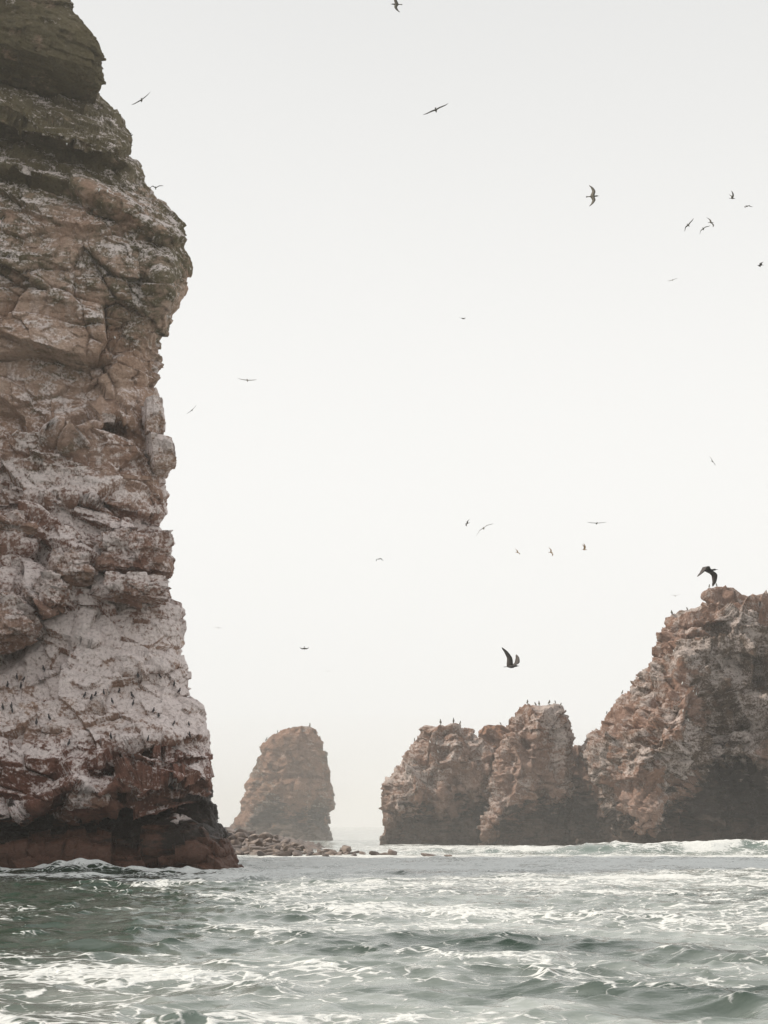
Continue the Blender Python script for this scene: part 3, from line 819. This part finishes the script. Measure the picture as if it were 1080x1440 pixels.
# px, py, Y, heading (0 = right, 90 = away, 180 = left, -90 = towards us), pitch, roll, inner/outer wing right, left, materials, scale, label
FLY = [
 (720, 937, 58, -42, 0, -4, (60, 62), (28, 58), DK, 1.12, 'large dark seabird with raised wings flying right, above the tall pillar'),
 (998, 802, 52, -42, 0, -14, (10, -72), (-8, -44), DK, 1.05, 'large dark seabird with wings bent down, just over the highest knob'),
 (834, 276, 58, -12, 0, 70, (6, 2), (6, 4), OL, 0.84, 'brown seabird banked steeply with long wings, largest in the upper right sky'),
 (557, 6, 60, 185, 0, -72, (10, 5), (10, 0), OL, 0.80, 'brown seabird cut off by the top edge of the picture'),
 (613, 155, 62, 84, 6, -18, (18, -6), (8, -14), OL, 0.88, 'slender gull gliding on level wings in the upper middle sky'),
 (199, 141, 70, 100, 6, -34, (16, 6), (6, -6), OL, 0.85, 'slender gull gliding tilted beside the top of the near cliff'),
 (219, 264, 72, -80, 0, 0, (28, -40), (34, 20), OL, 0.62, 'gull with kinked wings skimming the right edge of the near cliff'),
 (968, 317, 80, 60, 0, -25, (34, 4), (6, -62), OL, 0.70, 'gull with one wing hanging, leftmost of the upper right flock'),
 (989, 322, 80, 70, 0, -20, (22, -25), (-8, -60), OL, 0.64, 'arched gull, lowest and middle one of the upper right flock'),
 (1000, 313, 80, 20, 10, 62, (6, 0), (8, 0), OL, 0.60, 'steeply banked gull at the right of the close trio in upper right flock'),
 (1030, 279, 80, 8, 0, 0, (70, 66), (60, 55), OL, 0.60, 'small gull with wing raised, topmost of the upper right flock'),
 (1051, 290, 85, 120, 0, -10, (22, -30), (10, -50), OL, 0.55, 'tiny curved gull, farthest right of the upper right flock'),
 (1069, 373, 85, 176, 0, 0, (14, 4), (10, 0), DK, 0.62, 'small dark bird flying level at the right edge below the flock'),
 (946, 394, 150, 80, 0, -12, (20, -8), (12, -8), PL, 0.80, 'faint pale bird gliding below the upper right flock'),
 (651, 448, 120, 30, 0, 20, (14, 4), (14, 0), OL, 0.75, 'tiny brown bird alone in the middle of the sky'),
 (348, 535, 105, 90, 0, 4, (10, 2), (8, 2), PL, 0.98, 'thin pale gull gliding level right of the near cliff'),
 (270, 577, 105, 95, 0, -42, (12, 4), (8, 0), OL, 0.68, 'tiny tilted gull close to the grey slabs of the near cliff'),
 (1002, 649, 100, 50, 0, 60, (10, 0), (10, 0), OL, 0.60, 'tiny steeply tilted bird high above the crowning knob'),
 (657, 736, 90, 150, -8, -46, (8, 0), (8, 0), OL, 0.55, 'small brown bird slanting down, left of the kinked-wing pale gull'),
 (680, 743, 85, 85, 0, -22, (22, -14), (-6, -40), PL, 0.95, 'pale gull with long kinked wings in the middle sky'),
 (728, 777, 110, 30, 0, 45, (20, 10), (20, 0), BL, 0.60, 'small tan backlit bird, leftmost of three in a row'),
 (775, 777, 110, 25, 0, 60, (20, 10), (20, 0), BL, 0.66, 'small tan backlit bird, middle of three in a row'),
 (822, 773, 105, 6, 0, 5, (72, 66), (64, 60), BL, 0.66, 'small tan backlit bird with wing up, rightmost of three in a row'),
 (839, 736, 120, 90, 0, 0, (8, 2), (8, 2), OL, 1.15, 'thin gull gliding level above the three tan birds'),
 (533, 786, 95, 130, 0, -20, (10, -70), (14, -30), OL, 0.55, 'small bird with drooping wing in the lower middle sky'),
 (428, 912, 95, 90, -80, 0, (4, -10), (4, -10), OL, 0.42, 'tiny diving bird above the lone hazy stack'),
 (950, 838, 170, 90, 0, 0, (24, 4), (20, 2), PL, 0.85, 'faint pale bird left of the highest knob'),
 (307, 883, 190, 90, 0, 6, (10, 0), (10, 0), PL, 0.90, 'faint pale bird right of the near cliff, low in the haze'),
 (461, 944, 200, 90, 0, 0, (14, 0), (14, 0), PL, 0.70, 'faintest pale bird right above the lone hazy stack'),
]
for (px, py, Y, hd, pi_, ro, rw, lw, mats, sc, label) in FLY:
    me = bird_mesh('seabird', rw[0], rw[1], mats, lw, chord=1.75 if mats is DK else 1.3)
    o = bpy.data.objects.new('seabird', me)
    C.objects.link(o)
    o.matrix_world = Matrix.Translation(Vector(at(px, py, Y).tolist())) @ Matrix.Rotation(math.radians(hd - 90), 4, 'Z') @ \
        Matrix.Rotation(math.radians(pi_), 4, 'X') @ Matrix.Rotation(math.radians(ro), 4, 'Y') @ Matrix.Scale(sc, 4)
    tag(o, label, 'bird', 'seabirds in flight')

def perched_mesh(mat, belly):
    V, Fc, MI = [], [], []
    # stations along the leaning spine: (y forward, z up, radius side, radius front)
    st = [(-.20, .02, .012, .006), (-.15, .10, .035, .018), (-.09, .18, .075, .06), (-.03, .28, .09, .085), (.01, .38, .078, .075), (.03, .47, .05, .05),
          (.035, .54, .036, .038), (.05, .60, .042, .046), (.065, .645, .030, .036), (.07, .67, .008, .01)]
    k = 8
    for (y, z, rs, rf) in st:
        for j in range(k):
            a = 2 * math.pi * j / k
            V.append((1.35 * rs * math.cos(a), y + 1.35 * rf * math.sin(a), z))
    for i in range(len(st) - 1):
        for j in range(k):
            Fc.append((i * k + j, i * k + (j + 1) % k, (i + 1) * k + (j + 1) % k, (i + 1) * k + j))
            MI.append(1 if j in (1, 2) and 1 < i < 5 else 0)
    Fc.append(tuple(range(k))[::-1]); MI.append(0)
    Fc.append(tuple(range((len(st) - 1) * k, len(st) * k))); MI.append(0)
    b = len(V)                                                       # beak
    V += [(.014, .09, .61), (-.014, .09, .61), (0, .09, .585), (0, .19, .585)]
    Fc += [(b, b + 1, b + 3), (b + 1, b + 2, b + 3), (b + 2, b, b + 3)]; MI += [0, 0, 0]
    for sx in (-.035, .035):                                         # legs and feet
        b = len(V)
        for z in (.22, 0.0):
            V += [(sx - .01, -.03, z), (sx + .01, -.03, z), (sx, -.01, z)]
        Fc += [(b, b + 1, b + 4, b + 3), (b + 1, b + 2, b + 5, b + 4), (b + 2, b, b + 3, b + 5)]; MI += [0] * 3
        b = len(V)
        V += [(sx, -.05, .0), (sx - .035, .05, .0), (sx + .035, .05, .0), (sx, 0, .02)]
        Fc += [(b, b + 1, b + 3), (b + 1, b + 2, b + 3), (b + 2, b, b + 3), (b, b + 2, b + 1)]; MI += [0] * 4
    me = bpy.data.meshes.new('perched_bird')
    me.from_pydata(V, [], Fc)
    me.materials.append(mat); me.materials.append(belly)
    me.polygons.foreach_set('material_index', np.array(MI, np.int32))
    me.polygons.foreach_set('use_smooth', np.ones(len(me.polygons), bool))
    return me
PB_DARK = perched_mesh(M_DARKBIRD, M_DARKBIRD)
PB_BROWN = perched_mesh(M_OLIVE, M_PALE)
PB_WHITE = perched_mesh(M_WHITEBIRD, M_WHITEBIRD)
rngp = random.Random(9)

def lookup(P):
    flat = P.reshape(-1, 3)
    qx, qy = project(flat)
    return flat, qx, qy
LOOK = {'cliff': lookup(CLIFF_P[:, 20:380])}
for k, v in STK.items(): LOOK[k] = lookup(v)

def perch(which, px, py, size_px, me, label, group, top=False):
    """stand a bird where the photograph shows its feet; top: on the skyline of that rock"""
    flat, qx, qy = LOOK[which]
    if top:
        m = np.abs(qx - px) < 2.5
        i = np.nonzero(m)[0]
        if len(i) == 0: return
        i = i[np.argmin(qy[i])]
    else:
        d = (qx - px) ** 2 + (qy - py) ** 2
        cand = np.nonzero(d < max(9, d.min() * 1.5))[0]
        i = cand[np.argmin(flat[cand, 1])]
    p = flat[i]
    o = bpy.data.objects.new('perched_bird', me)
    C.objects.link(o)
    s = 0.88 * size_px * p[1] / F_PX / 0.67
    o.location = (p[0], p[1] - (0.0 if top else 0.10), p[2] - 0.04)
    o.scale = (s * rngp.uniform(.9, 1.3), s * rngp.uniform(.9, 1.4), s * rngp.choice((1.0, .95, .9, .75)))
    o.rotation_euler = (rngp.uniform(-.1, .3), rngp.uniform(-.12, .12), rngp.uniform(-2.4, 2.4))
    tag(o, label, 'bird', group)

G1 = 'dark birds on the guano slope'
ORD = ['first', 'second', 'third', 'fourth', 'fifth', 'sixth', 'seventh', 'eighth', 'ninth']
for k, (px, py) in enumerate([(121, 979), (128, 985), (133, 978), (144, 977), (153, 974), (160, 987), (171, 972), (184, 980), (188, 990)]):
    perch('cliff', px, py, 11, PB_DARK, ORD[k] + ' dark bird from left in the loose row across the white slope', G1)
for k, (px, py) in enumerate([(5, 995), (14, 964), (15, 993), (20, 1001), (22, 953), (29, 965), (33, 955)]):
    perch('cliff', px, py, 11, PB_DARK, ORD[k] + ' dark bird from left in the cluster at the white slope\'s left edge', G1)
for k, (px, py) in enumerate([(216, 999), (225, 1006), (245, 967), (246, 1018), (250, 976), (267, 1018), (269, 1036)]):
    perch('cliff', px, py, 10, PB_DARK, ORD[k] + ' dark bird from left among those scattered over the white slope\'s right part', G1)
for (px, py, lab) in [(60, 942, 'lone dark bird on the upper left of the white cliff slope'), (196, 955, 'dark bird standing above the loose row, centre right of the white slope'),
                      (228, 954, 'dark bird just under the ledge near the right of the white slope'), (50, 1017, 'dark bird on a ledge, lower left of the white slope, left of a pair'),
                      (68, 1011, 'dark bird on a ledge, lower left of the white slope, right of a pair'), (96, 1046, 'lone dark bird low on the left of the white slope'),
                      (153, 1039, 'dark bird low in the middle of the white slope'), (210, 1040, 'dark bird leaning low on the right of the white slope'),
                      (145, 1083, 'lowest dark bird, near the red foot of the white slope')]:
    perch('cliff', px, py, 11, PB_DARK, lab, G1)
for (px, py, lab) in [(161, 476, 'white gull standing upright on the brown cliff face under the overhang'), (138, 268, 'left white gull of the pair below the mossy ledges'),
                      (149, 272, 'right white gull of the pair below the mossy ledges'), (92, 204, 'white gull in the crevice under the second mossy ledge')]:
    perch('cliff', px, py, 7, PB_WHITE, lab, 'white gulls on the cliff')
G2 = 'seabirds perched on the rock tops'
TOPS = [('far', 439, 9, 'tallest lone bird on the top of the lone hazy stack'), ('far', 372, 7, 'bird on the left shoulder of the lone hazy stack'), ('far', 388, 5, 'small bird between shoulder and top of the lone hazy stack'),
        ('block', 618, 9, 'left one of two tall birds on the blunt rock top'), ('block', 636, 9, 'right one of two tall birds on the blunt rock top'), ('block', 650, 7, 'bird on the sloping right shoulder of the blunt rock'), ('block', 580, 7, 'bird on the left slope of the blunt rock'),
        ('pillar', 745, 7, 'leftmost bird on the tall pillar crown'), ('pillar', 752, 8, 'second bird from the left on the tall pillar crown'), ('pillar', 760, 9, 'middle bird on the tall pillar crown'), ('pillar', 774, 10, 'tallest bird at the right of the tall pillar crown'), ('pillar', 781, 6, 'small bird at the right end of the tall pillar crown'), ('pillar', 791, 6, 'bird on the right shoulder of the tall pillar'),
        ('backa', 706, 6, 'dark bird on the low orange rock behind the pillar'),
        ('peak', 944, 9, 'bird standing on the left shoulder corner of the largest peak'), ('peak', 873, 8, 'bird on the lower left slope of the largest peak'), ('peak', 966, 7, 'bird on the shoulder ridge of the largest peak'), ('peak', 998, 7, 'bird on the left side of the crowning knob'), ('peak', 1008, 7, 'bird on top of the crowning knob under the large flying bird'), ('peak', 852, 6, 'lowest bird on the left slope of the largest peak')]
for (w, px, s, lab) in TOPS: perch(w, px, 0, s, PB_BROWN, lab, G2, top=True)
G3 = 'white gulls on the far rocks'
for k, (px, py) in enumerate([(606, 1047), (614, 1047), (618, 1060), (631, 1051), (633, 1064)]):
    perch('block', px, py, 5, PB_WHITE, ORD[k] + ' tiny white gull from the left on the upper face of the blunt rock', G3)
for k, (px, py) in enumerate([(946, 917), (958, 1000), (960, 964), (970, 1015), (976, 972), (980, 975), (1040, 1005)]):
    perch('peak', px, py, 5, PB_WHITE, ORD[k] + ' tiny white gull from the left on the face of the largest peak', G3)

# ------------------------------------------------------------------ haze
def build_haze(x, y0, y1, z0, z1, density):
    V = [(sx * x, yy, zz) for zz in (z0, z1) for yy in (y0, y1) for sx in (-1, 1)]
    F = [(0, 2, 3, 1), (4, 5, 7, 6), (0, 1, 5, 4), (2, 6, 7, 3), (0, 4, 6, 2), (1, 3, 7, 5)]
    t = NT('haze_air')
    t.n.remove(t.bsdf)
    v = t.add('VolumePrincipled', {'Color': col(.995, .985, .965), 'Density': density, 'Anisotropy': 0.25})
    t.link(v.outputs[0], t.out.inputs['Volume'])
    o = mesh_obj('haze', V, F, t.m, smooth=False)
    tag(o, 'thin pale sea haze filling the air', 'haze', kind='stuff')
build_haze(3200, -1600, 3300, -2.2, 62, 0.00036)

def build_mist(c, r, density, n=24, m=48):
    """low spray drifting in front of the far rocks: a flattened dome of thin air"""
    V, F = [], []
    for i in range(n + 1):
        a = math.pi * i / n
        for j in range(m):
            b = 2 * math.pi * j / m
            V.append((c[0] + r[0] * math.sin(a) * math.cos(b), c[1] + r[1] * math.sin(a) * math.sin(b), max(-2.0 - .002 * i, c[2] + r[2] * math.cos(a))))
    for i in range(n):
        for j in range(m):
            F.append((i * m + j, (i + 1) * m + j, (i + 1) * m + (j + 1) % m, i * m + (j + 1) % m))
    t = NT('spray_air')
    t.n.remove(t.bsdf)
    v = t.add('VolumePrincipled', {'Color': col(.99, .98, .96), 'Density': density, 'Anisotropy': 0.2})
    t.link(v.outputs[0], t.out.inputs['Volume'])
    o = mesh_obj('spray_mist', V, F, t.m, smooth=False)
    tag(o, 'pale spray mist hanging low round the far rocks', 'mist', kind='stuff')
build_mist((-2, 226, -1), (92, 80, 20), 0.0017)
